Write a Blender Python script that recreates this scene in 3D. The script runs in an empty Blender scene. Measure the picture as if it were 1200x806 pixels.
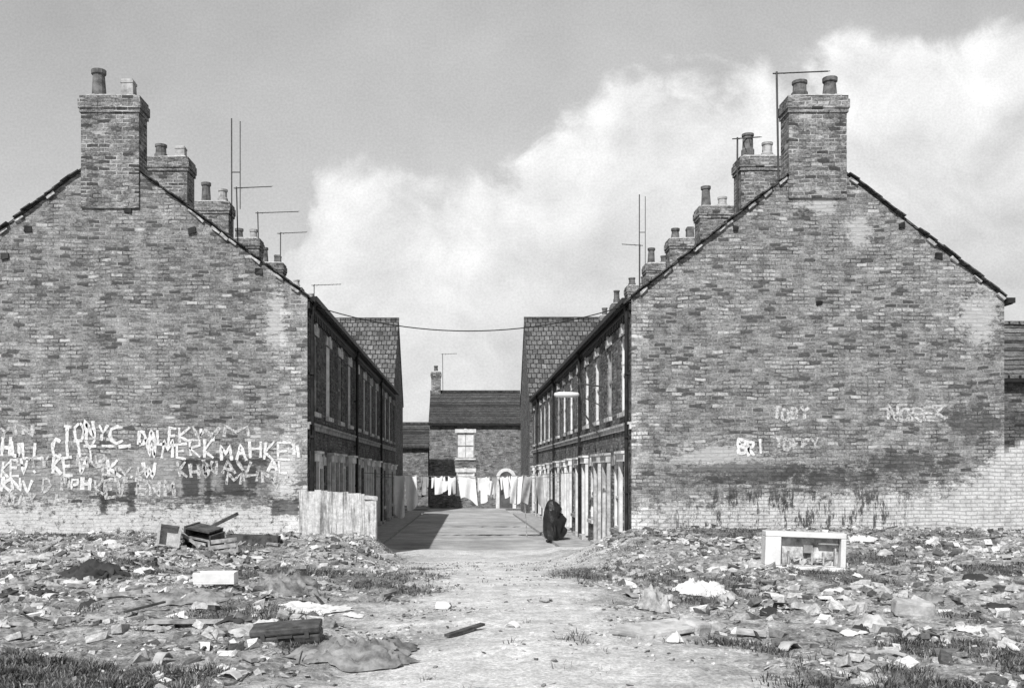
import bpy, math, random
import numpy as np
from mathutils import Vector, Matrix, noise
random.seed(11); rng=np.random.default_rng(5)
F=1167.0
def gx(px,Y): return (px-545)/F*Y
def gv(py,Y): return 1.6+(550-py)/F*Y
def ss(a,b,x):
    t=max(0.0,min(1.0,(x-a)/(b-a))); return t*t*(3-2*t)
def fb(x,y,s,seed=0.0,o=3): return noise.fractal(Vector((x*s+seed,y*s-seed,seed)),1.0,2.0,o)
scene=bpy.context.scene
col=scene.collection
scene.view_settings.view_transform='Standard'; scene.view_settings.look='None'; scene.view_settings.exposure=0

# ------------------------------------------------------------------ nodes
class N:
    def __init__(s,nt): s.nt=nt
    def new(s,t,**kw):
        n=s.nt.nodes.new(t)
        for k,v in kw.items(): setattr(n,k,v)
        return n
    def put(s,inp,v):
        if v is None: return
        if isinstance(v,bpy.types.NodeSocket): s.nt.links.new(v,inp)
        elif inp.type=='RGBA' and isinstance(v,(int,float)): inp.default_value=(v,v,v,1)
        else: inp.default_value=v
    def m(s,op,a,b=None,c=None,clamp=False):
        n=s.new('ShaderNodeMath',operation=op,use_clamp=clamp)
        s.put(n.inputs[0],a); s.put(n.inputs[1],b); s.put(n.inputs[2],c); return n.outputs[0]
    def add(s,a,b): return s.m('ADD',a,b)
    def mul(s,a,b): return s.m('MULTIPLY',a,b)
    def sub(s,a,b): return s.m('SUBTRACT',a,b)
    def sm(s,x,a,b,lo=0.0,hi=1.0):
        n=s.new('ShaderNodeMapRange',interpolation_type='SMOOTHSTEP')
        s.put(n.inputs[0],x); s.put(n.inputs[1],a); s.put(n.inputs[2],b); n.inputs[3].default_value=lo; n.inputs[4].default_value=hi
        return n.outputs[0]
    def mix(s,f,a,b):  # floats
        n=s.new('ShaderNodeMix',data_type='FLOAT',clamp_factor=True)
        s.put(n.inputs[0],f); s.put(n.inputs[2],a); s.put(n.inputs[3],b); return n.outputs[0]
    def vec(s,x,y,z=0.0):
        n=s.new('ShaderNodeCombineXYZ'); s.put(n.inputs[0],x); s.put(n.inputs[1],y); s.put(n.inputs[2],z); return n.outputs[0]
    def sep(s,v):
        n=s.new('ShaderNodeSeparateXYZ'); s.put(n.inputs[0],v); return n.outputs
    def noise(s,v,scale,detail=4,rough=.55):
        n=s.new('ShaderNodeTexNoise'); s.put(n.inputs['Vector'],v); n.inputs['Scale'].default_value=scale
        n.inputs['Detail'].default_value=detail; n.inputs['Roughness'].default_value=rough; return n.outputs[0]
    def pos(s): return s.new('ShaderNodeNewGeometry').outputs['Position']
    def curve(s,x,pts):
        n=s.new('ShaderNodeFloatCurve'); c=n.mapping.curves[0]
        c.points[0].location=pts[0]; c.points[-1].location=pts[-1]
        for p in pts[1:-1]: c.points.new(*p)
        n.mapping.update(); s.put(n.inputs['Value'],x); n.inputs['Factor'].default_value=1; return n.outputs[0]
    def bump(s,h,st=.5,dist=.02):
        n=s.new('ShaderNodeBump'); s.put(n.inputs['Strength'],st); n.inputs['Distance'].default_value=dist
        s.put(n.inputs['Height'],h); return n.outputs[0]
def mat(name):
    m=bpy.data.materials.new(name); m.use_nodes=True; n=N(m.node_tree)
    b=m.node_tree.nodes['Principled BSDF']; b.inputs['Roughness'].default_value=.9
    b.inputs['Specular IOR Level'].default_value=.2
    return m,n,b
def simple(name,val,rough=.85,amt=.5,scale=6,spec=.2,metal=0,bump=.0):
    m,n,b=mat(name); p=n.pos()
    k=n.noise(p,scale,6,.65)
    c=n.mul(val,n.sm(k,.25,.75,1-amt,1+amt*.6))
    n.put(b.inputs['Base Color'],c); b.inputs['Roughness'].default_value=rough
    b.inputs['Specular IOR Level'].default_value=spec; b.inputs['Metallic'].default_value=metal
    if bump: n.put(b.inputs['Normal'],n.bump(k,bump,.05))
    return m
def brick(name,lo,hi,mort,bw=.29,bh=.096,extra=None,soot=.5,light=.04,msz=.013):
    m,n,b=mat(name)
    g=n.new('ShaderNodeNewGeometry'); p=g.outputs['Position']; x,y,z=n.sep(p)
    nx,ny,nz=n.sep(g.outputs['True Normal'])
    f=n.m('GREATER_THAN',n.m('ABSOLUTE',ny),.6)
    u=n.mix(f,y,x)
    w=n.noise(p,.7,2); w2=n.noise(p,8,3)
    v=n.add(z,n.add(n.mul(w,.18),n.mul(w2,.035)))
    u2=n.add(u,n.mul(n.noise(p,6,2),.08))
    t=n.new('ShaderNodeTexBrick'); n.put(t.inputs['Vector'],n.vec(u2,v))
    t.inputs['Color1'].default_value=(0,0,0,1); t.inputs['Color2'].default_value=(1,1,1,1); t.inputs['Mortar'].default_value=(.5,.5,.5,1)
    t.inputs['Scale'].default_value=1; t.inputs['Mortar Size'].default_value=msz; t.inputs['Mortar Smooth'].default_value=.2
    t.inputs['Brick Width'].default_value=bw; t.inputs['Row Height'].default_value=bh
    r=t.outputs['Color']; fac=t.outputs['Fac']
    big=n.noise(p,.4,5,.6); med=n.noise(p,3.4,9,.8); fine=n.noise(p,22,5,.8)
    c=n.mix(r,lo,hi)
    c=n.mul(c,n.sm(big,.3,.7,1-soot*.4,1+soot*.35))
    c=n.mul(c,n.sm(med,.34,.66,.6,1.4))
    c=n.mul(c,n.sm(fine,.32,.68,.45,1.45))
    pale=n.mul(n.m('GREATER_THAN',r,1-light),n.sm(med,.42,.55))
    c=n.mix(n.mul(pale,.7),c,hi*1.6)
    dk=n.mul(n.m('LESS_THAN',r,.08),.65)
    c=n.mix(dk,c,lo*.4)
    mo=n.mul(mort,n.sm(n.noise(p,1.8,8,.82),.40,.62,.15,1.5))
    c=n.mix(n.mul(fac,.9),c,mo)
    # spalled, missing faces
    chip=n.sm(n.noise(p,9,5,.75),.66,.72); c=n.mul(c,n.mix(chip,1.0,.35))
    if extra: c=extra(n,x,z,c,big,med,fine,fac)
    n.put(b.inputs['Base Color'],c)
    h=n.add(n.mul(n.sub(1.0,fac),1.3),n.add(n.mul(med,1.2),n.add(n.mul(fine,.7),n.mul(r,.5))))
    n.put(b.inputs['Normal'],n.bump(h,1.0,.025))
    return m
def blob(n,x,z,x0,z0,rx,rz,med,k=-5.0):
    dx=n.mul(n.sub(x,x0),1/rx); dz=n.mul(n.sub(z,z0),1/rz)
    d=n.m('SQRT',n.add(n.mul(dx,dx),n.mul(dz,dz)))
    return n.sm(n.add(d,n.mul(n.sub(med,.5),k)),.95,.55)
def boxm(n,x,z,px0,px1,py0,py1,med,k=.22):
    x0,x1,z0,z1=gx(px0,25),gx(px1,25),gv(py1,25),gv(py0,25)
    dx=n.sub(n.m('ABSOLUTE',n.sub(x,(x0+x1)/2)),(x1-x0)/2); dz=n.sub(n.m('ABSOLUTE',n.sub(z,(z0+z1)/2)),(z1-z0)/2)
    d=n.add(n.m('MAXIMUM',dx,dz),n.mul(n.sub(med,.5),k*2))
    return n.sm(d,.05,-.02)
def exL(n,x,z,c,big,med,fine,fac):
    nn=n.noise(n.vec(n.mul(x,1.0),n.mul(z,2.4),3.0),4.2,8,.82)
    h=n.add(.80,n.mul(n.sub(nn,.5),2.4))
    for (x0,z0,rx,rz) in ((-12.3,1.4,3.4,.8),(-7,1.5,2.6,.8)):
        c=n.mix(n.mul(blob(n,x,z,x0,z0,rx,rz,nn),.45),c,.5)
    for (x0,z0,rx,rz) in ((-4.75,5.2,.3,.9),(-4.5,1.4,.3,1.3)):
        c=n.mix(n.mul(blob(n,x,z,x0,z0,rx,rz,nn),.75),c,.62)
    wm=n.mul(n.sm(z,h,n.sub(h,.2)),n.sm(n.noise(n.vec(x,z,1.5),6.5,6,.85),.40,.47))
    c=n.mix(n.mul(wm,.93),c,n.mul(n.sm(fine,.2,.8,.6,.85),n.sm(med,.35,.6,.75,1.05)))
    for q in ((212,312,538,545),(214,232,538,582),(241,247,545,590),(262,284,540,578),(290,300,545,572),(240,300,575,581),(118,124,560,602),(150,158,566,600),(118,150,582,588),(318,350,585,604)):
        c=n.mix(n.mul(boxm(n,x,z,*q,nn),.8),c,.045)
    c=n.mix(n.mul(n.mul(boxm(n,x,z,205,316,534,592,nn,.4),n.sm(med,.42,.55)),.55),c,.07)
    q=n.m('GREATER_THAN',n.add(x,n.mul(n.m('GREATER_THAN',n.m('FRACT',n.mul(z,1.6)),.5),.2)),-4.45)
    c=n.mul(c,n.mix(q,1.0,1.25))
    return c
def exR(n,x,z,c,big,med,fine,fac):
    nn=n.noise(n.vec(x,n.mul(z,1.6),9.0),3.2,9,.84)
    t=n.mul(n.sub(x,4.0),1/14.0)
    h=n.mul(n.curve(t,[(0,.17),(.1,.19),(.3,.25),(.5,.27),(.58,.29),(.63,.38),(.69,.60),(.8,.8),(1,.8)]),4.0)
    for (x0,z0,rx,rz) in ((12.9,5.4,.6,.8),(8.9,8.3,.6,.35),(9.9,7.6,.35,.5),(6.5,1.9,1.6,.4)):
        c=n.mix(n.mul(blob(n,x,z,x0,z0,rx,rz,nn),.7),c,.62)
    for (x0,z0,rx,rz) in ((7.2,1.5,2.2,.35),(11.0,1.75,1.5,.35),(12.8,2.75,1.1,.45),(9.2,1.4,1.6,.3)):
        c=n.mix(n.mul(blob(n,x,z,x0,z0,rx,rz,nn),.7),c,.06)
    hh=n.add(h,n.mul(n.sub(nn,.5),2.7))
    wm=n.mul(n.sm(z,hh,n.sub(hh,.15)),n.sm(n.add(n.noise(n.vec(x,z,1.0),5.5,7,.85),n.sm(x,8,13,0,.1)),.41,.48))
    c=n.mix(n.mul(wm,.93),c,n.mul(n.sm(fine,.2,.8,.6,.88),n.sm(med,.35,.6,.7,1.05)))
    c=n.mul(c,n.mix(n.mul(wm,fac),1.0,.7))
    st=n.noise(n.vec(n.mul(x,2.4),n.mul(z,.5),4.0),1.6,8,.85)
    bm=n.mul(n.sm(st,.515,.56),n.mul(n.sm(z,1.35,.9),n.mul(n.sm(x,11.9,10.6),n.sm(x,4.8,5.6))))
    c=n.mix(n.mul(bm,.9),c,.05)
    q=n.m('LESS_THAN',n.add(x,n.mul(n.m('GREATER_THAN',n.m('FRACT',n.mul(z,1.7)),.5),.2)),4.62)
    c=n.mul(c,n.mix(q,1.0,1.3))
    return c
M={}
M['gL']=brick('weathered_brick_scrawled',.17,.40,.32,extra=exL,soot=.5)
M['gR']=brick('weathered_brick_whitewashed',.17,.40,.31,extra=exR,soot=.45)
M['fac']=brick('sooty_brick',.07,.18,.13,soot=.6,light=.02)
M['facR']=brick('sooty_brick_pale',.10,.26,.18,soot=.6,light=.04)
M['stk']=brick('chimney_brick',.12,.34,.42,bh=.1,bw=.3,soot=.5,light=.05,msz=.015)
M['far']=brick('distant_brick',.16,.34,.28,soot=.4)
M['slate']=brick('slate',.06,.11,.03,bw=.3,bh=.2,soot=.4,light=.03)
M['tile']=brick('roof_tile',.12,.19,.03,bw=.34,bh=.34,soot=.5,light=.02,msz=.03)
M['white']=simple('white_paint',.78,.5,.3,3)
M['cream']=simple('stone_paint',.58,.8,.5,4)
M['greyp']=simple('dirty_grey_paint',.32,.8,.6,4)
M['dark']=simple('black_paint',.03,.5,.6,5)
M['door']=simple('door_paint',.12,.5,.5,2)
M['pot']=simple('chimney_pot_clay',.16,.8,.7,5)
M['potp']=simple('pale_chimney_pot_clay',.42,.8,.5,5)
M['mortar']=simple('lime_mortar',.5,.95,.6,9,bump=.5)
M['metal']=simple('weathered_metal',.08,.5,.4,9)
M['lampm']=simple('lamp_plastic',.75,.3,.1,3)
M['cloth']=simple('white_cloth',.85,.9,.10,3)
M['clothg']=simple('grey_cloth',.42,.9,.3,3)
M['clothd']=simple('dark_cloth',.06,.9,.4,3)
M['wood']=simple('weathered_wood',.36,.9,.7,7,bump=.3)
M['woodd']=simple('dark_wood',.10,.8,.7,7,bump=.3)
M['card']=simple('cardboard',.45,.95,.5,5,bump=.3)
M['paper']=simple('paper',.72,.9,.3,5)
M['tarp']=simple('tarpaulin',.28,.9,.7,6,bump=.6)
M['rag']=simple('dirty_rag',.5,.95,.6,7,bump=.5)
M['tarpd']=simple('dark_plastic_sheet',.025,.35,.5,5,spec=.6,bump=.5)
M['conc']=simple('concrete',.5,.95,.4,8,bump=.5)
M['bk']=simple('loose_brick',.28,.95,.6,9,bump=.6)
M['bkp']=simple('limewashed_brick',.52,.95,.6,9,bump=.6)
M['case']=simple('dark_leatherette',.09,.55,.7,8,bump=.3)
M['enamel']=simple('white_enamel',.8,.35,.2,4)
M['liner']=simple('stained_plastic_liner',.6,.6,.8,6)
M['rubber']=simple('rubber',.02,.7,.3,9)
M['rope']=simple('rope',.2,.9,.3,9)
def glass():
    m,n,b=mat('window_glass'); b.inputs['Base Color'].default_value=(.02,.02,.02,1); b.inputs['Roughness'].default_value=.12
    b.inputs['Specular IOR Level'].default_value=.5; return m
M['glass']=glass()
def streaky():
    m,n,b=mat('streaked_render'); x,y,z=n.sep(n.pos())
    st=n.noise(n.vec(n.mul(x,9),n.mul(z,.7),n.mul(y,9)),1.0,6,.8); f=n.noise(n.vec(x,z,y),12,5,.7)
    c=n.mix(n.sm(st,.36,.56),.2,.68); c=n.mul(c,n.sm(f,.3,.7,.7,1.15))
    n.put(b.inputs['Base Color'],c); n.put(b.inputs['Normal'],n.bump(n.add(st,f),.5,.02)); return m
M['streak']=streaky()
def paintmat(name,val,cover):
    m,n,b=mat(name); p=n.pos()
    k=n.noise(p,13,6,.85)
    a=n.sm(k,cover-.07,cover+.09)
    n.put(b.inputs['Base Color'],n.mul(val,n.sm(n.noise(p,15,3),.3,.7,.7,1.1)))
    n.put(b.inputs['Alpha'],a); return m
M['gw']=paintmat('graffiti_white_paint',.84,.38)
M['gf']=paintmat('graffiti_faded_paint',.66,.455)

# ------------------------------------------------------------------ mesh helper
class MB:
    def __init__(s): s.v=[];s.f=[];s.m=[]
    def face(s,pts,mi=0):
        k=len(s.v); s.v+= [tuple(p) for p in pts]; s.f.append(tuple(range(k,k+len(pts)))); s.m.append(mi)
    def box(s,x0,x1,y0,y1,z0,z1,mi=0,mtx=None):
        k=len(s.v)
        P=[(x0,y0,z0),(x1,y0,z0),(x1,y1,z0),(x0,y1,z0),(x0,y0,z1),(x1,y0,z1),(x1,y1,z1),(x0,y1,z1)]
        if mtx is not None: P=[tuple(mtx@Vector(p)) for p in P]
        s.v+=P
        for q in ((0,3,2,1),(4,5,6,7),(0,1,5,4),(1,2,6,5),(2,3,7,6),(3,0,4,7)): s.f.append(tuple(k+i for i in q)); s.m.append(mi)
    def obox(s,c,size,rz=0,rx=0,ry=0,mi=0,jit=0):
        mt=Matrix.Translation(c)@Matrix.Rotation(rz,4,'Z')@Matrix.Rotation(ry,4,'Y')@Matrix.Rotation(rx,4,'X')
        a,b_,d=size; s.box(-a/2,a/2,-b_/2,b_/2,-d/2,d/2,mi,mt)
        if jit:
            for i in range(len(s.v)-8,len(s.v)): s.v[i]=tuple(q+random.uniform(-jit,jit) for q in s.v[i])
    def lathe(s,cx,cy,z0,prof,seg=14,mi=0,mtx=None):
        k=len(s.v)
        for r,z in prof:
            for i in range(seg):
                a=2*math.pi*(i+.5)/seg; p=Vector((cx+r*math.cos(a),cy+r*math.sin(a),z0+z))
                s.v.append(tuple(mtx@p) if mtx is not None else tuple(p))
        for j in range(len(prof)-1):
            for i in range(seg):
                s.f.append((k+j*seg+i,k+j*seg+(i+1)%seg,k+(j+1)*seg+(i+1)%seg,k+(j+1)*seg+i)); s.m.append(mi)
        s.f.append(tuple(k+i for i in reversed(range(seg)))); s.m.append(mi)
        s.f.append(tuple(k+(len(prof)-1)*seg+i for i in range(seg))); s.m.append(mi)
    def tube(s,pts,r,seg=6,mi=0):
        pts=[Vector(p) for p in pts]; k=len(s.v)
        for i,p in enumerate(pts):
            d=(pts[min(i+1,len(pts)-1)]-pts[max(i-1,0)]).normalized()
            a=d.orthogonal().normalized(); b=d.cross(a)
            if i and (a.dot(pa)<0): a=-a; b=-b
            pa=a
            for j in range(seg):
                t=2*math.pi*j/seg; s.v.append(tuple(p+a*math.cos(t)*r+b*math.sin(t)*r))
        for i in range(len(pts)-1):
            for j in range(seg):
                s.f.append((k+i*seg+j,k+i*seg+(j+1)%seg,k+(i+1)*seg+(j+1)%seg,k+(i+1)*seg+j)); s.m.append(mi)
WL={}
def wl(o): return WL[o.name]
def fin(o,parent=None,label=None,category=None,group=None,kind=None):
    if label: o['label']=label
    if category: o['category']=category
    if group: o['group']=group
    if kind: o['kind']=kind
    if parent is not None:
        o.parent=parent; o.matrix_parent_inverse=Matrix.Translation(-wl(parent))
def mk(name,mb,mats,parent=None,label=None,category=None,group=None,kind=None,smooth=False,bev=0):
    if not isinstance(mats,(list,tuple)): mats=[mats]
    me=bpy.data.meshes.new(name)
    V=np.array(mb.v,dtype=float); c=(V.min(0)+V.max(0))/2; c[2]=V[:,2].min()
    if kind=='structure': c[:]=0
    me.from_pydata([tuple(p) for p in (V-c)],[],mb.f)
    for m in mats: me.materials.append(M[m])
    me.polygons.foreach_set('material_index',mb.m)
    if smooth: me.polygons.foreach_set('use_smooth',[True]*len(mb.f))
    me.update()
    o=bpy.data.objects.new(name,me); col.objects.link(o); o.location=Vector(c); WL[o.name]=Vector(c)
    fin(o,parent,label,category,group,kind)
    if bev:
        b=o.modifiers.new('b','BEVEL'); b.width=bev; b.segments=2
    return o
def empty(name,loc,label=None,category=None,group=None,parent=None):
    o=bpy.data.objects.new(name,None); col.objects.link(o); o.location=loc; WL[o.name]=Vector(loc); o.empty_display_size=.3
    fin(o,parent,label,category,group); return o

# ------------------------------------------------------------------ terrain height
def street(y): return -.9-.45*max(0,min(1,(y-34)/42))
def corridor(x,y):
    k=ss(25,26.2,y); l=ss(-2.6-3.4*k,-1.3-2.9*k,x)
    k2=ss(25,28,y); r=1-ss(2.3+2.1*k2,4.3+1.9*k2,x)
    return max(l*r,ss(58,62,y))
def pathm(x,y):
    if y>29: return 1.0 if abs(x)<4.3 else 0
    c=.6-.15*ss(14,26,y)+.2*fb(0,y,.3,4.0,2); hw=1.1+.4*ss(11,7,y)+.9*ss(15,24,y)
    d=abs(x-c)+.9*fb(x,y,.8,2.2,5)
    return 1-ss(hw*.4,hw*1.8,d)
def mound(x,y):
    m=0
    for (a,b,r,h) in ((-6.2,17.5,1.9,.16),(-8.5,14.5,1.6,.12),(-3.2,13.0,1.1,.11),(4.6,17.5,1.3,.08),(8.2,19.5,2.2,.10),(5.6,12.2,1.3,.07),(3.4,15.0,.9,.07),(-4.6,21.5,1.5,.10),(-11,19,2,.12),(11.5,18,2.2,.10),(-1.9,9.9,.7,.10)):
        q=((x-a)**2+(y-b)**2)/(r*r)
        if q<6: m+=h*math.exp(-q)
    return m
def grassm(x,y):
    if y>28 and abs(x)<5: return 0
    g=.42+1.0*fb(x,y,.6,7.7,5)-.8*mound(x,y)
    g+= .36*ss(9.8,7.4,y)*(1 if (x<-1.9 or x>2.6) else 0)
    g+= .25*math.exp(-((x+2.6)/1.0)**2-((y-10.5)/1.2)**2)+.35*math.exp(-((x-2.7)/.6)**2-((y-11.5)/3)**2)
    return ss(.5,.8,g)*(1-pathm(x,y))
def gh(x,y,det=True):
    c=ss(12,30,y); lat=corridor(x,y)
    tgt=-.9*c if y<30 else street(y)
    z=lat*tgt
    road=lat*ss(29,32.5,y)
    side=max(ss(2.2,2.9,x),ss(-2.0,-2.7,x) if x<0 else 0)
    f=1-ss(30.0,33.0,y)
    z+=lat*((.03+.13*side)*f*c-.07*(1-f))
    z+=(.13*(1 if x>0 else .0)*math.exp(-((y-24.3)/1.6)**2))*(1-lat)
    if det and road<.99 and y<60 and abs(x)<40:
        p=pathm(x,y) if y<32 else 0
        near=ss(0,4,y)
        a=(1-road)*near
        mo=mound(x,y)*(1-p*.8); z+=mo
        z+=a*((.08-.045*p)*fb(x,y,.5,1.0,3)+(.05-.038*p+.15*mo)*fb(x,y,1.9,3.0,3)+(.026-.022*p+.12*mo)*fb(x,y,6.0,5.0,3))
    return z

def axis(segs):
    out=[]
    for a,b,n in segs: out+=list(np.linspace(a,b,n,endpoint=False))
    return np.array(out+[segs[-1][1]])
X=axis([(-600,-60,10),(-60,-17,14),(-17,-9,80),(-9,9.5,230),(9.5,18,80),(18,60,14),(60,600,10)])
Y=axis([(-60,3,12),(3,6,12),(6,16,150),(16,34,140),(34,64,30),(64,200,14),(200,1500,8)])
vs=[];gp=[];gg=[]
for y in Y:
    for x in X:
        vs.append((x,y,gh(x,y)))
        if 3<y<31 and -20<x<20: gp.append(pathm(x,y)); gg.append(grassm(x,y))
        else: gp.append(0.5 if abs(x)<4 and y>28 else 0); gg.append(0.1)
nx=len(X)
fs=[(j*nx+i,j*nx+i+1,(j+1)*nx+i+1,(j+1)*nx+i) for j in range(len(Y)-1) for i in range(nx-1)]
me=bpy.data.meshes.new('ground'); me.from_pydata(vs,[],fs)
a=me.color_attributes.new('gm','FLOAT_COLOR','POINT')
arr=np.ones((len(vs),4)); arr[:,0]=gp; arr[:,1]=gg; a.data.foreach_set('color',arr.ravel())
me.polygons.foreach_set('use_smooth',[True]*len(fs))
def groundmat():
    m,n,b=mat('waste_earth'); p=n.pos(); x,y,z=n.sep(p)
    at=n.new('ShaderNodeAttribute',attribute_name='gm'); r,g,bl=n.sep(at.outputs['Color'])
    n1=n.noise(p,.9,6,.7); n2=n.noise(p,5,8,.8); n3=n.noise(p,32,5,.75)
    base=n.mix(n.sm(n1,.35,.65),.30,.56)
    base=n.mul(base,n.sm(n2,.34,.66,.4,1.4))
    pth=n.mul(.72,n.sm(n2,.3,.7,.62,1.14)); pth=n.mul(pth,n.sm(n1,.3,.7,.78,1.1))
    base=n.mix(n.mul(r,.94),base,pth)
    def cells(scale,th,val,d,amt):
        nonlocal base
        v=n.new('ShaderNodeTexVoronoi'); n.put(v.inputs['Vector'],n.vec(n.add(x,n.mul(n2,.15)),n.add(y,n.mul(n3,.06)),0.0)); v.inputs['Scale'].default_value=scale; v.inputs['Randomness'].default_value=1
        cr,cg,cb=n.sep(v.outputs['Color'])
        k=n.mul(n.m('GREATER_THAN',cr,th),n.m('LESS_THAN',v.outputs['Distance'],n.mul(cg,d)))
        k=n.mul(k,n.mix(r,amt,amt*.25)); base=n.mix(k,base,n.mul(val,n.add(.6,cb)))
    cells(14,.78,.6,.45,.7); cells(11,.8,.08,.45,.7); cells(30,.65,.55,.5,.6); cells(26,.62,.09,.5,.6)
    base=n.mix(n.mul(g,.75),base,n.mul(.14,n.sm(n3,.3,.7,.3,1.7)))
    base=n.mul(base,n.sm(n3,.25,.75,.6,1.38))
    n.put(b.inputs['Base Color'],base)
    n.put(b.inputs['Normal'],n.bump(n.add(n2,n.mul(n3,.5)),n.mix(r,.95,.45),.06)); return m
M['ground']=groundmat(); me.materials.append(M['ground'])
go=bpy.data.objects.new('ground',me); col.objects.link(go); go['kind']='structure'

def roadmat():
    m,n,b=mat('worn_asphalt'); p=n.pos()
    a=n.noise(p,.35,5,.6); f=n.noise(p,25,4,.7); a2=n.noise(p,.9,6,.7)
    c=n.mul(n.sm(a,.3,.7,.32,.5),n.sm(f,.3,.7,.8,1.2)); c=n.mul(c,n.sm(a2,.3,.7,.7,1.2))
    n.put(b.inputs['Base Color'],c); n.put(b.inputs['Normal'],n.bump(f,.3,.02)); return m
M['road']=roadmat()
M['pave']=simple('paving',.4,.9,.4,3,bump=.3)
def strip(x0,x1,ya,yb,dz,n=30,kerb=0,kx=None):
    mb=MB()
    ys=np.linspace(ya,yb,n)
    for a_,b_ in zip(ys[:-1],ys[1:]):
        mb.face([(x0,a_,street(a_)+dz),(x1,a_,street(a_)+dz),(x1,b_,street(b_)+dz),(x0,b_,street(b_)+dz)])
        if kerb: mb.face([(kx,a_,street(a_)+dz),(kx,a_,street(a_)-.05),(kx,b_,street(b_)-.05),(kx,b_,street(b_)+dz)])
    return mb
mk('road',strip(-2.7,2.95,30.2,73.5,.004),'road',kind='structure')
mk('cross_road',strip(-60,60,73.51,78.5,.002,3),'road',kind='structure')
mk('pavement',strip(-3.95,-2.7,30.2,61.5,.11,kerb=1,kx=-2.7),'pave',kind='structure')
mk('pavement',strip(2.95,4.17,30.2,61.5,.11,kerb=1,kx=2.95),'pave',kind='structure')

# ------------------------------------------------------------------ buildings
def wallgrid(mb,P,u0,u1,z0,z1,ops,depth=.12,mi=0):
    us=sorted(set([u0,u1]+[o[0] for o in ops]+[o[1] for o in ops])); zs=sorted(set([z0,z1]+[o[2] for o in ops]+[o[3] for o in ops]))
    for a,b in zip(us[:-1],us[1:]):
        for c,d in zip(zs[:-1],zs[1:]):
            mu,mz=(a+b)/2,(c+d)/2
            if any(o[0]<mu<o[1] and o[2]<mz<o[3] for o in ops): continue
            mb.face([P(a,c,0),P(b,c,0),P(b,d,0),P(a,d,0)],mi)
    for o in ops:
        a,b,c,d=o[:4]
        for (p,q) in (((a,c),(b,c)),((b,c),(b,d)),((b,d),(a,d)),((a,d),(a,c))):
            mb.face([P(p[0],p[1],0),P(q[0],q[1],0),P(q[0],q[1],-depth),P(p[0],p[1],-depth)],mi)
def ub(mb,P,u0,u1,z0,z1,d0,d1,mi=0):
    a=P(u0,z0,d0); b=P(u1,z1,d1)
    mb.box(min(a[0],b[0]),max(a[0],b[0]),min(a[1],b[1]),max(a[1],b[1]),min(a[2],b[2]),max(a[2],b[2]),mi)
def window(par,P,u0,u1,z0,z1,pane,trim='cream',lint=.24):
    mb=MB(); ub(mb,P,u0,u1,z0,z1,-.13,-.10); w=mk('window',mb,pane,par)
    mb=MB(); t=.08
    ub(mb,P,u0,u0+t,z0,z1,-.099,-.03); ub(mb,P,u1-t,u1,z0,z1,-.099,-.03)
    ub(mb,P,u0+t,u1-t,z1-t,z1,-.099,-.032); ub(mb,P,u0+t,u1-t,z0,z0+t,-.099,-.032)
    mz=(z0+z1)/2; ub(mb,P,u0+t,u1-t,mz-.03,mz+.03,-.099,-.05); mu=(u0+u1)/2
    ub(mb,P,mu-.015,mu+.015,z0+t,mz-.03,-.099,-.06); ub(mb,P,mu-.015,mu+.015,mz+.03,z1-t,-.099,-.06)
    mk('frame',mb,'white' if random.random()<.75 else 'greyp',w)
    mb=MB(); ub(mb,P,u0-.1,u1+.1,z0-.11,z0,-.1,.09); mk('sill',mb,trim,w)
    mb=MB(); ub(mb,P,u0-.12,u1+.12,z1,z1+lint,-.1,.035); ub(mb,P,(u0+u1)/2-.09,(u0+u1)/2+.09,z1+.02,z1+lint+.05,.036,.07)
    mk('lintel',mb,trim,w)
def door(par,P,u0,u1,z0,z1,trim='cream',dm='door'):
    zf=z0+2.02
    mb=MB(); ub(mb,P,u0,u1,z0,zf,-.14,-.09)
    for (a,b) in ((.12,.42),(.55,.85)):
        for (c,d) in ((.2,.8),(1.0,1.85)):
            w=u1-u0; ub(mb,P,u0+a*w,u0+b*w,z0+c,z0+d,-.09,-.075)
    d_=mk('door',mb,dm,par)
    mb=MB(); ub(mb,P,u1-.16,u1-.10,z0+1.0,z0+1.06,-.074,-.02); mk('handle',mb,'metal',d_)
    mb=MB(); ub(mb,P,u0+.05,u1-.05,zf+.06,z1-.02,-.13,-.1); mk('fanlight',mb,'glass',d_)
    mb=MB()
    ub(mb,P,u0-.17,u0-.003,z0,z1,-.09,.09); ub(mb,P,u1+.003,u1+.17,z0,z1,-.09,.09)
    ub(mb,P,u0-.20,u1+.20,z1+.003,z1+.2,-.05,.14); ub(mb,P,u0-.23,u1+.23,z1+.203,z1+.27,-.05,.2)
    ub(mb,P,u0,u1,zf,zf+.06,-.13,-.05)
    mk('door_surround',mb,trim,par)
    mb=MB(); ub(mb,P,u0-.1,u1+.1,z0-.15,z0-.003,-.1,.2); mk('doorstep',mb,'conc',par)
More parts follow.
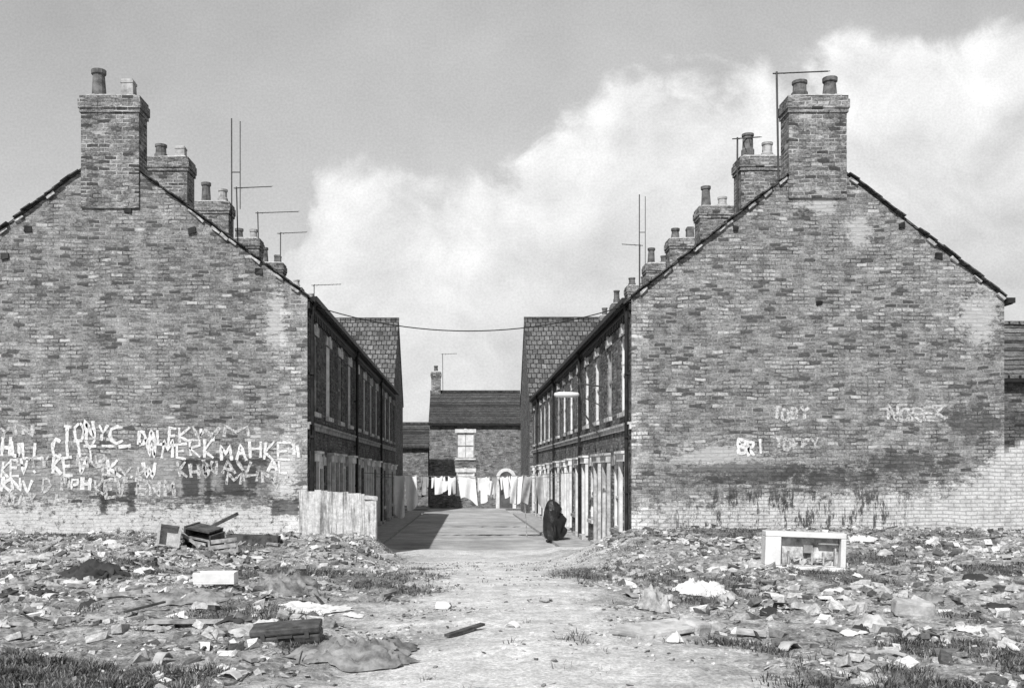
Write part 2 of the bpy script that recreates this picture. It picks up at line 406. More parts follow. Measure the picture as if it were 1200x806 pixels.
def chimney(par,cx,w,y0,d,zb,zt,pots):
    mb=MB()
    mb.box(cx-w/2,cx+w/2,y0,y0+d,zb,zt-.42)
    mb.box(cx-w/2-.035,cx+w/2+.035,y0-.035,y0+d+.035,zt-.42,zt-.32)
    mb.box(cx-w/2-.06,cx+w/2+.06,y0-.06,y0+d+.06,zt-.32,zt-.1)
    mb.box(cx-w/2-.03,cx+w/2+.03,y0-.03,y0+d+.03,zt-.1,zt)
    c=mk('chimney',mb,'stk',par)
    mb=MB(); mb.box(cx-w/2+.02,cx+w/2-.02,y0+.02,y0+d-.02,zt,zt+.09)
    for i in range(4,8): 
        x,y,z=mb.v[i]; mb.v[i]=(cx+(x-cx)*.8,y0+d/2+(y-y0-d/2)*.6,z+random.uniform(-.02,.02))
    mk('flaunching',mb,'mortar',c)
    for (dx,h,r,mt,ty) in pots:
        mb=MB(); z=zt+.03
        tx=random.uniform(-.03,.03)
        mt4=Matrix.Translation((cx+dx,y0+d/2+random.uniform(-.06,.06),z))@Matrix.Rotation(tx,4,'Y')
        if ty==0: prof=[(r*1.15,0),(r*1.05,.1),(r*.92,h*.6),(r*.86,h-.12),(r*1.08,h-.1),(r*1.1,h),(r*.8,h),(r*.75,h-.2)]
        elif ty==1: prof=[(r*1.2,0),(r*1.2,h*.35),(r,h*.42),(r*.95,h-.08),(r*1.12,h-.07),(r*1.12,h),(r*.8,h),(r*.75,h-.15)]
        else: prof=[(r*1.4,0),(r*1.3,h*.75),(r*1.45,h*.77),(r*1.45,h*.9),(r*1.25,h*.92),(r*1.2,h),(r*.9,h),(r*.85,h-.15)]
        mb.lathe(0,0,0,prof,12 if ty<2 else 4,0,mt4); mk('chimney_pot',mb,mt,c)
def terrace(side,i,y0,y1,xf,xr,xb,ze,zr,first,last,lab,flip):
    zb=street((y0+y1)/2)+.11; out=-side
    P=(lambda u,z,d:(xf+out*d,u,z))
    par=empty('terraced_house',((xf+xb)/2,(y0+y1)/2,zb),lab,'house','brick terraced houses along the street')
    W=y1-y0
    def U(a,b): return (y0+W-b,y0+W-a) if flip else (y0+a,y0+b)
    wi=[U(.8,1.7)+(3.1,5.15), U(3.4,4.3)+(3.1,5.15), U(2.05,3.1)+(zb+.75,zb+2.5)]
    dos=[U(.6,1.4)+(zb+.15,zb+2.6), U(3.8,4.6)+(zb+.15,zb+2.6)]
    yn=y0 if first else y0+.003; yf=y1-.003
    mb=MB(); wallgrid(mb,P,yn,yf,zb-.6,ze,wi+dos,.14,1)
    for yy,mi in ((yn,0),(yf,1)):
        mb.face([(xf,yy,zb-.6),(xb,yy,zb-.6),(xb,yy,ze),(xr,yy,zr),(xf,yy,ze)],mi)
    mb.face([(xb,yn,zb-.6),(xb,yf,zb-.6),(xb,yf,ze),(xb,yn,ze)],1)
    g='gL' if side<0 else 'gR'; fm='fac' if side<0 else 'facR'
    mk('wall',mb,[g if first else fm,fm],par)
    for k,w in enumerate(wi):
        r=random.random(); pane='glass' if r<(.35 if k<2 else .75) else ('white' if r<.8 else 'greyp')
        window(par,P,*w,pane,'cream' if random.random()<.8 else 'greyp')
    for do in dos: door(par,P,*do,'cream' if random.random()<.4 else 'white','door' if random.random()<.7 else 'dark')
    mb=MB(); ub(mb,P,yn,yf,2.62,2.74,0.001,.05); ub(mb,P,yn,yf,2.74,2.80,0.001,.09)
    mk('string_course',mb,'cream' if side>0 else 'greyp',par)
    mb=MB(); ub(mb,P,yn,yf,ze-.28,ze-.12,.001,.06)
    for q in np.arange(yn+.1,yf-.1,.3): ub(mb,P,q,q+.12,ze-.45,ze-.28,.001,.055)
    mk('cornice',mb,'dark',par)
    mb=MB(); ub(mb,P,yn,yf,ze-.11,ze+.02,.1,.24); ub(mb,P,yn,yf,ze-.09,ze-.05,.001,.1); mk('gutter',mb,'dark',par)
    mb=MB(); Pb=(lambda u,z,d:(xb-out*d,u,z)); ub(mb,Pb,yn-(.15 if first else 0),yf,ze-.13,ze,.02,.2); mk('gutter',mb,'dark',par)
    if i%2==0:
        u=yn+.18; mb=MB(); mb.tube([P(u,ze-.1,.17),P(u,ze-.35,.1),P(u,zb,.1)],.05,8)
        for z in (1,2.4,4): ub(mb,P,u-.08,u+.08,z,z+.05,.0,.14)
        mk('downpipe',mb,'dark',par)
    mb=MB(); th=.06; ov=.2
    ya=yn-(.03 if first else 0); ybk=yf+(.04 if last else 0)
    for xe in (xf,xb):
        sx=1 if xe>xr else -1; L=abs(xe-xr); sl=(zr-ze)/L
        xo=xe+sx*ov; zo=ze-ov*sl
        o=.012
        A=[(xr,ya,zr+o),(xo,ya,zo+o),(xo,ybk,zo+o),(xr,ybk,zr+o)]; B=[(p[0],p[1],p[2]+th) for p in A]
        mb.face(A);mb.face(B);mb.face([A[0],A[1],B[1],B[0]]);mb.face([A[1],A[2],B[2],B[1]]);mb.face([A[2],A[3],B[3],B[2]])
        if first:
            ang=math.atan2(zr-ze,L)*( 1 if sx<0 else -1)
            n=int(math.hypot(L,zr-ze)/.24)
            for q in range(n):
                t=(q+.5)/n
                if abs(L*t)<.8: continue
                cx=xr+sx*L*t; cz=zr-(zr-ze)*t
                if random.random()<.14: continue
                mb.obox((cx,ya-.02+random.uniform(-.03,.02),cz+th+.01+random.uniform(-.02,.02)),(.3,.14,.028),0,0,-ang-.04*sx+random.uniform(-.07,.07))
                if random.random()<.4: mb.obox((cx,ya-.005,cz-.04),(.24,.07,.06),0,0,-ang,mi=1,jit=.02)
    mb2=[(xr-.16,zr-.02),(xr,zr+.17),(xr+.16,zr-.02)]
    mb.face([(mb2[0][0],ya,mb2[0][1]+.02),(mb2[1][0],ya,mb2[1][1]),(mb2[1][0],ybk,mb2[1][1]),(mb2[0][0],ybk,mb2[0][1]+.02)])
    mb.face([(mb2[2][0],ya,mb2[2][1]+.02),(mb2[1][0],ya,mb2[1][1]),(mb2[1][0],ybk,mb2[1][1]),(mb2[2][0],ybk,mb2[2][1]+.02)])
    mk('roof',mb,['slate','mortar'],par)
    zt=10.96
    if first:
        if side<0: pots=[(-.38,.72,.17,'pot',0),(.38,.46,.16,'potp',2)]
        else: pots=[(-.35,.45,.17,'pot',1),(.4,.52,.17,'pot',0)]
        chimney(par,xr-.02*side,1.45,y0-.055,.65,8.15 if side<0 else 8.4,zt,pots)
    else:
        pots=[(-.3,random.choice([.45,.75]),.16,random.choice(['pot','pot','potp']),random.choice([0,1])),(.3,random.choice([.4,.5]),.15,random.choice(['pot','potp']),random.choice([0,1,2]))]
        chimney(par,xr,1.2,y0-.4,.8,8.7,zt+random.uniform(-.12,.06),pots)
    if last: chimney(par,xr,1.2,y1-.8,.75,8.7,zt,[(-.3,.5,.16,'pot',0),(.3,.45,.16,'potp',1)])
    return par
W=5.2
XL,XLr,XLb=-3.96,-8.92,-13.85
XR,XRr,XRb=4.18,8.86,13.54
ZE=5.93
HL=HR=None
for i in range(6):
    lab='end-of-terrace brick house, blank gable covered in painted scrawls' if i==0 else 'sooty brick terraced house with slate roof and chimney'
    h=terrace(-1,i,25+i*W,25+(i+1)*W,XL,XLr,XLb,ZE,9.62,i==0,i==5,lab,i%2==1)
    if i==0: HL=h
for i in range(7):
    lab='end-of-terrace brick house, blank gable with whitewashed foot' if i==0 else 'brick terraced house with pale door surrounds and chimney'
    h=terrace(1,i,25+i*W,25+(i+1)*W,XR,XRr,XRb,ZE-.04,9.55,i==0,i==6,lab,i%2==1)
    if i==0: HR=h
def purl(par,px,py,s=.2):
    x=gx(px,25); z=gv(py,25); mb=MB(); mb.obox((x,24.99,z),(s,.06,s*.8),0,0,random.uniform(-.2,.2),jit=.02); mk('purlin_end',mb,'dark',par)
for a in ((225,270),(33,268),(150,247),(6,300),(303,318)): purl(HL,*a,s=random.uniform(.14,.22))
for a in ((862,268),(1057,264),(960,355),(1100,300)): purl(HR,*a,s=random.uniform(.12,.2))

# graffiti strokes
FONT={'A':[[(0,0),(.5,1),(1,0)],[(.2,.4),(.8,.4)]],'B':[[(0,0),(0,1),(.75,.85),(.7,.6),(0,.5)],[(0,.5),(.85,.35),(.8,.08),(0,0)]],
'C':[[(1,.85),(.6,1),(.15,.8),(0,.45),(.2,.1),(.6,0),(1,.15)]],'D':[[(0,0),(0,1),(.6,.9),(.95,.5),(.6,.08),(0,0)]],
'E':[[(1,1),(0,1),(0,0),(1,0)],[(0,.5),(.8,.5)]],'F':[[(1,1),(0,1),(0,0)],[(0,.5),(.7,.5)]],'H':[[(0,0),(0,1)],[(1,0),(1,1)],[(0,.5),(1,.5)]],
'I':[[(.5,0),(.5,1)]],'K':[[(0,0),(0,1)],[(.9,1),(0,.45),(1,0)]],'L':[[(0,1),(0,0),(.9,0)]],'M':[[(0,0),(.05,1),(.5,.4),(.95,1),(1,0)]],
'N':[[(0,0),(0,1),(1,0),(1,1)]],'O':[[(.5,1),(.1,.8),(0,.5),(.15,.1),(.5,0),(.85,.12),(1,.5),(.88,.85),(.5,1)]],
'P':[[(0,0),(0,1),(.8,.9),(.85,.6),(0,.5)]],'R':[[(0,0),(0,1),(.8,.9),(.8,.6),(0,.5),(.9,0)]],'S':[[(.95,.9),(.4,1),(.05,.75),(.5,.52),(.95,.3),(.6,0),(0,.1)]],
'T':[[(0,1),(1,1)],[(.5,1),(.5,0)]],'U':[[(0,1),(.05,.2),(.5,0),(.95,.2),(1,1)]],'V':[[(0,1),(.5,0),(1,1)]],'W':[[(0,1),(.25,0),(.5,.7),(.75,0),(1,1)]],
'Y':[[(0,1),(.5,.5),(1,1)],[(.5,.5),(.5,0)]],'.':[[(.3,0),(.4,.08)]],'!':[[(.5,1),(.5,.3)]],'_':[[(0,0),(1,.05)]],' ':[]}
def word(par,txt,px0,px1,pyb,hpx,mt,wid=.072,slope=0):
    n=len(txt); x0=gx(px0,25); x1=gx(px1,25); adv=(x1-x0)/n; h=hpx*25/F
    W_=empty('graffiti',((x0+x1)/2,24.98,gv(pyb,25)),parent=par)
    for i,ch in enumerate(txt):
        mb=MB()
        ox=x0+i*adv; oz=gv(pyb,25)+slope*i*adv+random.uniform(-.05,.05); sc=h*random.uniform(.88,1.15); sh=random.uniform(-.12,.12); wd=adv*.78*random.uniform(.85,1.08); lw_=random.uniform(.75,1.2)
        for si,st in enumerate(FONT.get(ch,[])):
            pts=[Vector((ox+wd*p[0]+sh*p[1]*h+random.uniform(-.02,.02),oz+sc*p[1]+random.uniform(-.025,.025))) for p in st]
            q=[]
            for a,b in zip(pts[:-1],pts[1:]):
                m=max(2,int((b-a).length/.07))
                for k in range(m): q.append(a.lerp(b,k/m))
            q.append(pts[-1]); L=[];R=[]
            for k,p in enumerate(q):
                d=(q[min(k+1,len(q)-1)]-q[max(k-1,0)]); d=d.normalized() if d.length>1e-6 else Vector((1,0)); nr=Vector((-d.y,d.x))
                ww=wid*lw_*random.uniform(.35,.68); L.append(p+nr*ww); R.append(p-nr*ww)
            yy=24.988-si*.002
            for k in range(len(q)-1):
                mb.face([(L[k].x,yy,L[k].y),(R[k].x,yy,R[k].y),(R[k+1].x,yy,R[k+1].y),(L[k+1].x,yy,L[k+1].y)])
        if mb.f: mk('painted_letter',mb,mt,W_)
for t in (('TONY',74,128,515,18,'gw'),('C',128,147,521,22,'gw'),('___',98,160,524,6,'gw'),('DALE',163,208,520,18,'gw'),('K',211,228,520,18,'gw'),('!!',230,258,519,15,'gw'),
    ('HULL',3,52,536,20,'gw'),('CITY',62,114,536,20,'gw'),('W',172,188,537,19,'gw'),('MERK',190,256,537,18,'gw'),('MAHKE',260,342,537,18,'gw'),('!!',343,354,540,18,'gw'),
    ('KEV',2,34,557,18,'gw'),('.',38,48,552,12,'gw'),('KEV',62,104,556,19,'gw'),('K',128,144,557,18,'gw'),('.W',150,186,559,17,'gw'),
    ('KNV',2,40,575,15,'gw'),('D.M',50,84,575,16,'gf'),('PH',84,108,574,14,'gw'),('KEV',112,150,582,19,'gf'),('BNM',160,210,580,17,'gf'),('AL',314,342,553,13,'gw'),('VA',318,345,570,12,'gf'),
    ('WYAY',0,44,590,13,'gf'),('H',66,80,590,14,'gf'),('NAV',240,300,556,15,'gf'),('WM',225,300,512,12,'gf'),('YIN',0,40,512,11,'gf'),('KHV',210,250,560,18,'gf'),('MHN',265,330,566,14,'gf'),('HYK',120,180,566,16,'gf'),('LTY',20,60,546,12,'gf'),('ENK',90,130,548,14,'gf')):
    word(HL,*t)
word(HR,'BRI',866,899,533,18,'gw',.08)
for t in (('TOFFY',908,962,526,11,'gf'),('TOBY',905,950,492,13,'gf'),('NOREK',1040,1112,492,15,'gf')): word(HR,*t)

def rowhouse(name,lab,x0,x1,y0,y1,zb,ze,zr,wm,rm,wins=(),doors=(),chims=(),group=None):
    par=empty(name,((x0+x1)/2,(y0+y1)/2,zb),lab,'house',group); P=(lambda u,z,d:(u,y0-d,z))
    mb=MB(); wallgrid(mb,P,x0,x1,zb-.5,ze,[w[:4] for w in wins]+[d[:4] for d in doors],.14)
    yr=(y0+y1)/2
    for x in (x0,x1): mb.face([(x,y0,zb-.5),(x,y1,zb-.5),(x,y1,ze),(x,yr,zr),(x,y0,ze)])
    mb.face([(x0,y1,zb-.5),(x1,y1,zb-.5),(x1,y1,ze),(x0,y1,ze)]); mk('wall',mb,wm,par)
    mb=MB(); th=.09
    for ye in (y0,y1):
        s=-1 if ye<yr else 1; L=abs(ye-yr); sl=(zr-ze)/L; yo=ye+s*.2; zo=ze-.2*sl
        A=[(x0-.05,yr,zr+.01),(x1+.05,yr,zr+.01),(x1+.05,yo,zo+.01),(x0-.05,yo,zo+.01)]; B=[(p[0],p[1],p[2]+th) for p in A]
        mb.face(A);mb.face(B)
        for k in range(4): mb.face([A[k],A[(k+1)%4],B[(k+1)%4],B[k]])
    mb.tube([(x0-.06,yr,zr+th),(x1+.06,yr,zr+th)],.13,8)
    mk('roof',mb,rm,par)
    mb=MB(); mb.box(x0-.05,x1+.05,y0-.3,y0-.18,ze-.24,ze-.13); mk('gutter',mb,'dark',par)
    for w in wins: window(par,P,*w[:4],w[4],'white',.3)
    for d in doors: door(par,P,*d[:4],'white')
    for c in chims: chimney(par,*c)
    return par
zc=street(64)
rowhouse('brick_house','tall brick house with tiled roof at the terrace end',-16,-4.5,62,72,zc,6.3,11.6,'facR','tile')
rowhouse('brick_house','tall brick house with tiled roof at the terrace end',4.02,16,62,72,zc,6.3,11.65,'facR','tile')
e=76.0; ze_=street(76)
EH=rowhouse('brick_house','small brick house with boarded windows and arched white doorway',gx(503,e),gx(612,e),e,e+8,ze_,5.2,7.75,'far','slate',
   wins=((gx(535,e),gx(556,e),2.45,4.4,'white'),(gx(535,e),gx(556,e),-.3,1.4,'white')),
   chims=((gx(511,80),.75,79.6,.8,7.2,9.4,[(0,.5,.16,'pot',0)]),))
mb=MB(); cx=gx(593,e); zspr=.95; r=.5
for i in range(12):
    a0=math.pi*i/12; a1=math.pi*(i+1)/12
    r0,r1,y_=r,r+.26,e-.08
    p=[(cx+r0*math.cos(a0),y_,zspr+r0*math.sin(a0)),(cx+r1*math.cos(a0),y_,zspr+r1*math.sin(a0)),(cx+r1*math.cos(a1),y_,zspr+r1*math.sin(a1)),(cx+r0*math.cos(a1),y_,zspr+r0*math.sin(a1))]
    mb.face(p); mb.face([p[1],p[2],(p[2][0],e,p[2][2]),(p[1][0],e,p[1][2])]); mb.face([p[0],p[3],(p[3][0],e,p[3][2]),(p[0][0],e,p[0][2])])
mb.box(cx-r-.26,cx-r,e-.08,e,ze_,zspr); mb.box(cx+r,cx+r+.26,e-.08,e,ze_,zspr); mk('door_surround',mb,'white',EH)
mb=MB(); mb.box(cx-r+.02,cx+r-.02,e-.03,e-.005,ze_,zspr)
mb.face([(cx+(r-.02)*math.cos(math.pi*i/12),e-.03,zspr+.002+(r-.02)*math.sin(math.pi*i/12)) for i in range(13)]); mk('door',mb,'door',EH)
rowhouse('brick_outbuilding','low brick building with slate roof beside the end house',-7.5,-2.95,79.5,85,ze_,3.5,5.3,'far','slate')
rowhouse('brick_house','brick house with dark tiled roof beside the gable',16.0,27,30,36,0,4.45,6.3,'facR','tile')
rowhouse('brick_house','distant brick house with slate roof',-26,-9,86,94,ze_,5.2,7.8,'far','slate')
rowhouse('brick_house','distant brick house with slate roof',6,22,82,90,ze_,5.2,7.8,'far','slate')

mb=MB(); x=13.55
while x<19.2:
    w_=random.choice([.14,.28,.28,.42]); t=2.2+.35*min(1,(x-13.5)/1.2)+round(random.uniform(-.2,.15)/.096)*.096
    mb.box(x,x+w_,25.05,25.3,-.4,t); x+=w_
mk('yard_wall',mb,'gR',label='broken whitewashed brick yard wall beside the gable',category='wall')
mb=MB(); mb.box(13.56,15.8,27.5,27.75,-.4,3.2); mk('yard_wall',mb,'fac',label='dark brick back yard wall behind the gable',category='wall')

lw=empty('low_wall',(-3.2,24.8,-.1),'low wall with streaked whitewash and short end pier','wall')
mb=MB(); x=-4.12
while x<-2.52:
    w_=random.uniform(.10,.2); x1=min(x+w_,-2.5); mb.box(x,x1,24.72+random.uniform(-.012,.012),24.9,-.7,1.08+random.uniform(-.02,.03)-.05*(x+4)); x=x1
mk('wall_panel',mb,'streak',lw)
mb=MB(); mb.box(-2.49,-2.2,24.66,24.98,-.8,.84); mb.obox((-2.35,24.8,.90),(.32,.34,.08),.15,.05,.1); mk('pier',mb,'streak',lw)

# ------------------------------------------------------------------ sky-line hardware
def antenna(lab,x,y,z0,z1,kind,dirx=1,L=1.0,z2=None):
    par=empty('television_aerial',(x,y,z0),lab,'aerial','television aerials on the roofs')
    mb=MB(); mb.tube([(x,y,z0),(x+random.uniform(-.06,.06),y,z1)],.026,6); mk('mast',mb,'metal',par)
    if kind=='yagi':
        zz=(z2 or z1)-.05; mb=MB(); mb.tube([(x-.15*dirx,y,zz),(x+dirx*L,y,zz+.06)],.018,5); mk('boom',mb,'metal',par)
        mb=MB(); n=max(5,int(L/.17))
        for i in range(n):
            q=x+dirx*(L*i/(n-1)); h=.3 if i<2 else .17; zc_=zz+.06*i/(n-1)
            mb.tube([(q-.05*h,y-h,zc_-h*.35),(q+.05*h,y+h,zc_+h*.35)],.011,4)
        mk('element',mb,'metal',par)
    else:
        mb=MB(); mb.tube([(x,y,z1-1.9),(x+dirx*.3,y,z1-1.9)],.02,5); mb.tube([(x+dirx*.3,y,z0+1.2),(x+dirx*.3,y,z1-.1)],.018,5); mk('element',mb,'metal',par)
antenna('tall twin-rod aerial strapped to a chimney stack',-8.25,35.2,9.6,14.0,'H',1)
antenna('thin yagi television aerial on a chimney stack',-8.12,35.6,9.6,11.7,'yagi',1,1.2)
antenna('thin yagi television aerial on a chimney stack',-8.4,40.6,9.8,12.1,'yagi',1,1.6)
antenna('thin yagi television aerial on a chimney stack',-8.5,45.8,9.8,12.5,'yagi',1,1.2)
antenna('thin yagi television aerial on a chimney stack',-8.5,56,9.8,12.0,'yagi',1,1.5)
antenna('tall twin-rod aerial strapped to a chimney stack',8.75,50,9.8,15.4,'H',1)
antenna('yagi television aerial on mast beside the gable chimney',7.97,25.3,8.7,11.7,'yagi',1,1.25)
antenna('thin yagi television aerial on a chimney stack',8.2,30.0,9.0,11.6,'yagi',1,.7)
antenna('thin yagi television aerial on a chimney stack',8.0,45.6,9.6,11.9,'yagi',-1,.8)
antenna('thin yagi television aerial on the end house',gx(519,80),80,7.7,10.9,'yagi',1,1.1)
def cable(name,lab,a,b,sag,r,n=24,m='metal',cat='cable'):
    a=Vector(a);b=Vector(b); pts=[]
    for i in range(n+1):
        t=i/n; p=a.lerp(b,t); p.z-=4*sag*t*(1-t); pts.append(p)
    mb=MB(); mb.tube(pts,r,5); return mk(name,mb,m,label=lab,category=cat)
cable('overhead_cable','thin dark cable slung across the street between eaves',(-3.8,25.4,5.75),(4.0,25.4,5.75),.62,.014,m='rubber')
mb=MB(); mb.obox((2.4,25.4,5.42),(.16,.05,.07),0,0,-.1); mk('cable_clip',mb,'metal',label='small clip on the overhead cable',category='cable clip')

# lamp bracketed off the terrace front
sl=empty('street_lamp',(4.1,30.1,2.6),'wall-mounted street lamp with pale horizontal lantern on bracket arm','street lamp')
mb=MB(); mb.tube([(4.08,30.1,2.6),(3.6,30.1,3.3),(3.45,30.1,4.35)],.028,6); mb.tube([(4.17,30.1,4.1),(3.45,30.1,4.2),(3.2,30.1,3.95),(3.15,30.1,3.88)],.024,6); mb.tube([(4.17,30.1,3.5),(3.4,30.1,3.86)],.018,6); mk('bracket_arm',mb,'metal',sl)
mb=MB(); mb.lathe(0,0,0,[(.04,0),(.10,.05),(.12,.3),(.12,.62),(.08,.74),(.03,.76)],10,0,Matrix.Translation((3.45,30.1,3.86))@Matrix.Rotation(-math.pi/2,4,'Y')@Matrix.Scale(.75,4,(1,0,0))); mk('lantern',mb,'lampm',sl,smooth=True)

# ------------------------------------------------------------------ washing
def garment(name,lab,cx,y,ztop,spans,m,nu=10):
    mb=MB(); ph=random.uniform(0,6); yaw=random.uniform(-.25,.25); sw=random.uniform(-.15,.15)
    for rows in spans:
        R=[]
        for a,b in zip(rows[:-1],rows[1:]):
            k=max(1,int((b[0]-a[0])/.07))
            for i in range(k): t=i/k; R.append(tuple(a[j]*(1-t)+b[j]*t for j in range(3)))
        R.append(rows[-1]); k0=len(mb.v)
        for (v,l,r) in R:
            for i in range(nu+1):
                u=l+(r-l)*i/nu; amp=.02+.07*min(1,v/.6)
                dy=amp*math.sin(u*13+ph+v*1.5)+.12*v*math.sin(ph)+.02*noise.noise(Vector((u*6,v*6,ph)))
                mb.v.append((cx+u+sw*v,y+dy+u*yaw,ztop-v*(1+.2*math.sin(u*5+ph))+.012*math.sin(u*20+ph)-.06*math.sin(math.pi*i/nu)*(1 if v<.05 else .4)))
        for j in range(len(R)-1):
            for i in range(nu):
                mb.f.append((k0+j*(nu+1)+i,k0+j*(nu+1)+i+1,k0+(j+1)*(nu+1)+i+1,k0+(j+1)*(nu+1)+i)); mb.m.append(0)
    mk(name,mb,m,label=lab,category='laundry',group='washing hung on lines across the street',smooth=True)
def sheet(w,h): return [[(0,-w/2,w/2),(h*.5,-w/2*1.02,w/2*.98),(h,-w/2*.96,w/2*1.03)]]
def shirt(w,h): return [[(0,-w*.35,w*.35),(h*.2,-w*.36,w*.36),(h,-w*.36,w*.36)],[(0,-w*.62,-w*.36),(h*.55,-w*.66,-w*.5)],[(0,w*.36,w*.62),(h*.6,w*.5,w*.68)]]
def trous(w,h): return [[(0,-w/2,w/2),(h*.28,-w/2,w/2)],[(h*.28,-w/2,0),(h,-w*.48,-w*.14)],[(h*.28,0,w/2),(h,w*.12,w*.46)]]
def lz(x,s): return 1.5-4*s*((x+3.9)/8)*(1-(x+3.9)/8)
YW=37.0
for (a,b,h,k,m) in ((462,474,1.35,'sheet','cloth'),(475,488,1.1,'sheet','cloth'),(494,502,.6,'shirt','clothg'),(506,521,.8,'shirt','cloth'),(525,534,.8,'trousers','cloth'),
      (537,557,.95,'sheet','cloth'),(560,573,.85,'shirt','cloth'),(577,583,.7,'trousers','clothg'),(586,597,.9,'shirt','cloth'),(599,606,1.25,'sheet','cloth'),(606,613,.9,'sheet','cloth'),(615,624,1.2,'sheet','clothg'),(627,636,1.3,'sheet','clothg')):
    x0,x1=gx(a,YW),gx(b,YW); cx=(x0+x1)/2; w=x1-x0; sp={'sheet':sheet(w,h),'shirt':shirt(w*.85,h),'trousers':trous(w,h)}[k]
    garment({'sheet':'hanging_sheet','shirt':'hanging_shirt','trousers':'hanging_trousers'}[k],{'cloth':'white','clothg':'grey'}[m]+' '+k+' pegged on a washing line',cx,YW,lz(cx,.16)+.01,sp,m)
cable('washing_line','washing line strung across the street',(-3.95,YW,1.5),(4.15,YW,1.5),.16,.012,m='rope',cat='washing line')
for (a,b,h,k,m) in ((494,503,.7,'shirt','clothd'),(512,530,.5,'sheet','cloth'),(544,552,.9,'trousers','clothg'),(562,580,.55,'sheet','cloth'),(584,592,.8,'trousers','clothd')):
    Y2=44.; x0,x1=gx(a,Y2),gx(b,Y2); cx=(x0+x1)/2; w=x1-x0; sp={'sheet':sheet(w,h),'shirt':shirt(w*.8,h),'trousers':trous(w,h)}[k]
    garment({'sheet':'hanging_sheet','shirt':'hanging_shirt','trousers':'hanging_trousers'}[k],{'cloth':'white','clothg':'grey','clothd':'dark'}[m]+' '+k+' pegged on a washing line',cx,Y2,lz(cx,.16)-.2,sp,m)
cable('washing_line','washing line strung across the street',(-3.95,44,1.3),(4.15,44,1.3),.16,.012,m='rope',cat='washing line')
mb=MB(); mb.tube([(2.3,37,-.9),(2.15,37.02,1.42)],.02,5); mk('clothes_prop',mb,'wood',label='wooden prop holding up the washing line',category='clothes prop')

mc=empty('covered_motorcycle',(3.05,34.4,street(34)),'motorcycle parked under a crumpled black cover','motorcycle')
mb=MB(); rows=20; seg=28; z0=street(34)+.1
for j in range(rows+1):
    t=j/rows; yy=33.6+1.8*t
    wd=.38*(1-.35*t)*math.sin(math.pi*min(.5,t*2+.12)); ht=.85+.5*math.exp(-((t-.22)/.16)**2)-.15*t+.06*math.sin(t*9)
    if j in (0,rows): wd*=.3; ht*=.7
    for i in range(seg):
        a=2*math.pi*i/seg; cxn=math.cos(a); sn=math.sin(a)
        zz=ht/2+ht/2*math.copysign(abs(sn)**.8,sn)
        xx=wd*math.copysign(abs(cxn)**.6,cxn)*(1.15-.55*(zz/ht)**1.5)
        q=noise.noise(Vector((xx*6,yy*5,zz*3.5)))*.2+noise.noise(Vector((xx*14,yy*11,zz*6+3)))*.09
        mb.v.append((3.05+xx*(1+q*1.9)+q*.6-.1*(zz/ht),yy+q*.4,z0+zz+q*.5))
for j in range(rows):
    for i in range(seg): mb.f.append((j*seg+i,j*seg+(i+1)%seg,(j+1)*seg+(i+1)%seg,(j+1)*seg+i)); mb.m.append(0)
mb.f.append(tuple(range(seg))); mb.m.append(0); mb.f.append(tuple(rows*seg+i for i in range(seg))); mb.m.append(0)
mk('cover',mb,'tarpd',mc)
for yy in (33.7,35.1):
    mb=MB(); pts=[(3.02,yy+.3*math.cos(a),street(34)+.35+.3*math.sin(a)) for a in np.linspace(0,2*math.pi,25)]; mb.tube(pts,.05,8); mk('wheel',mb,'rubber',mc,smooth=True)

# ------------------------------------------------------------------ fridge
def at(px,py):
    Y=7.0
    while Y<32:
        x=gx(px,Y); z=gh(x,Y)
        if 550+(1.6-z)/Y*F<=py: break
        Y+=.03
    return gx(px,Y),Y,gh(gx(px,Y),Y)
fx,fy,fz=at(947,669)
T=Matrix.Translation((fx,fy+.25,fz-.03))@Matrix.Rotation(-.12,4,'Z')@Matrix.Rotation(.03,4,'Y')
fr=empty('refrigerator',(fx,fy+.25,fz),'discarded white refrigerator cabinet lying on its side, doorless','refrigerator')
L,H,D=1.22,.62,.36
mb=MB(); w1,w2=.09,.08
mb.box(-L/2,L/2,-D/2,D/2,0,w1,0,T); mb.box(-L/2,L/2,-D/2,D/2,H-w2,H,0,T); mb.box(-L/2,-L/2+.24,-D/2,D/2,w1+.002,H-w2-.002,0,T)
mb.box(L/2-.08,L/2,-D/2,D/2,w1+.002,H-w2-.002,0,T); mb.box(-L/2+.242,L/2-.082,D/2-.05,D/2,w1+.002,H-w2-.002,0,T)
mk('cabinet',mb,'enamel',fr,bev=.012)
mb=MB(); mb.box(-L/2+.25,L/2-.09,D/2-.2,D/2-.12,w1+.01,H-w2-.01,0,T); mb.box(-L/2+.25,L/2-.09,-D/2+.04,D/2-.21,w1+.005,w1+.02,0,T); mk('liner',mb,'liner',fr)
mb=MB()
for q in np.linspace(-.25,.45,5): mb.box(q,q+.02,-D/2+.05,D/2-.21,.12,.14+random.uniform(.05,.3),0,T)
for k in range(12): 
    p=T@Vector((random.uniform(-.25,.43),random.uniform(-.12,-.04),.14+random.uniform(0,.12))); mb.obox(p,(random.uniform(.05,.18),random.uniform(.03,.08),random.uniform(.01,.07)),random.uniform(0,.6),random.uniform(-.5,.5),random.uniform(-.5,.5),jit=.02)
mk('shelf',mb,'rag',fr)
mb=MB(); mb.box(-.02,.12,-D/2+.06,-D/2+.12,.3,.42,0,T); mb.box(.2,.5,-D/2+.05,-D/2+.13,.44,.46,0,T); mk('ice_box',mb,'greyp',fr)

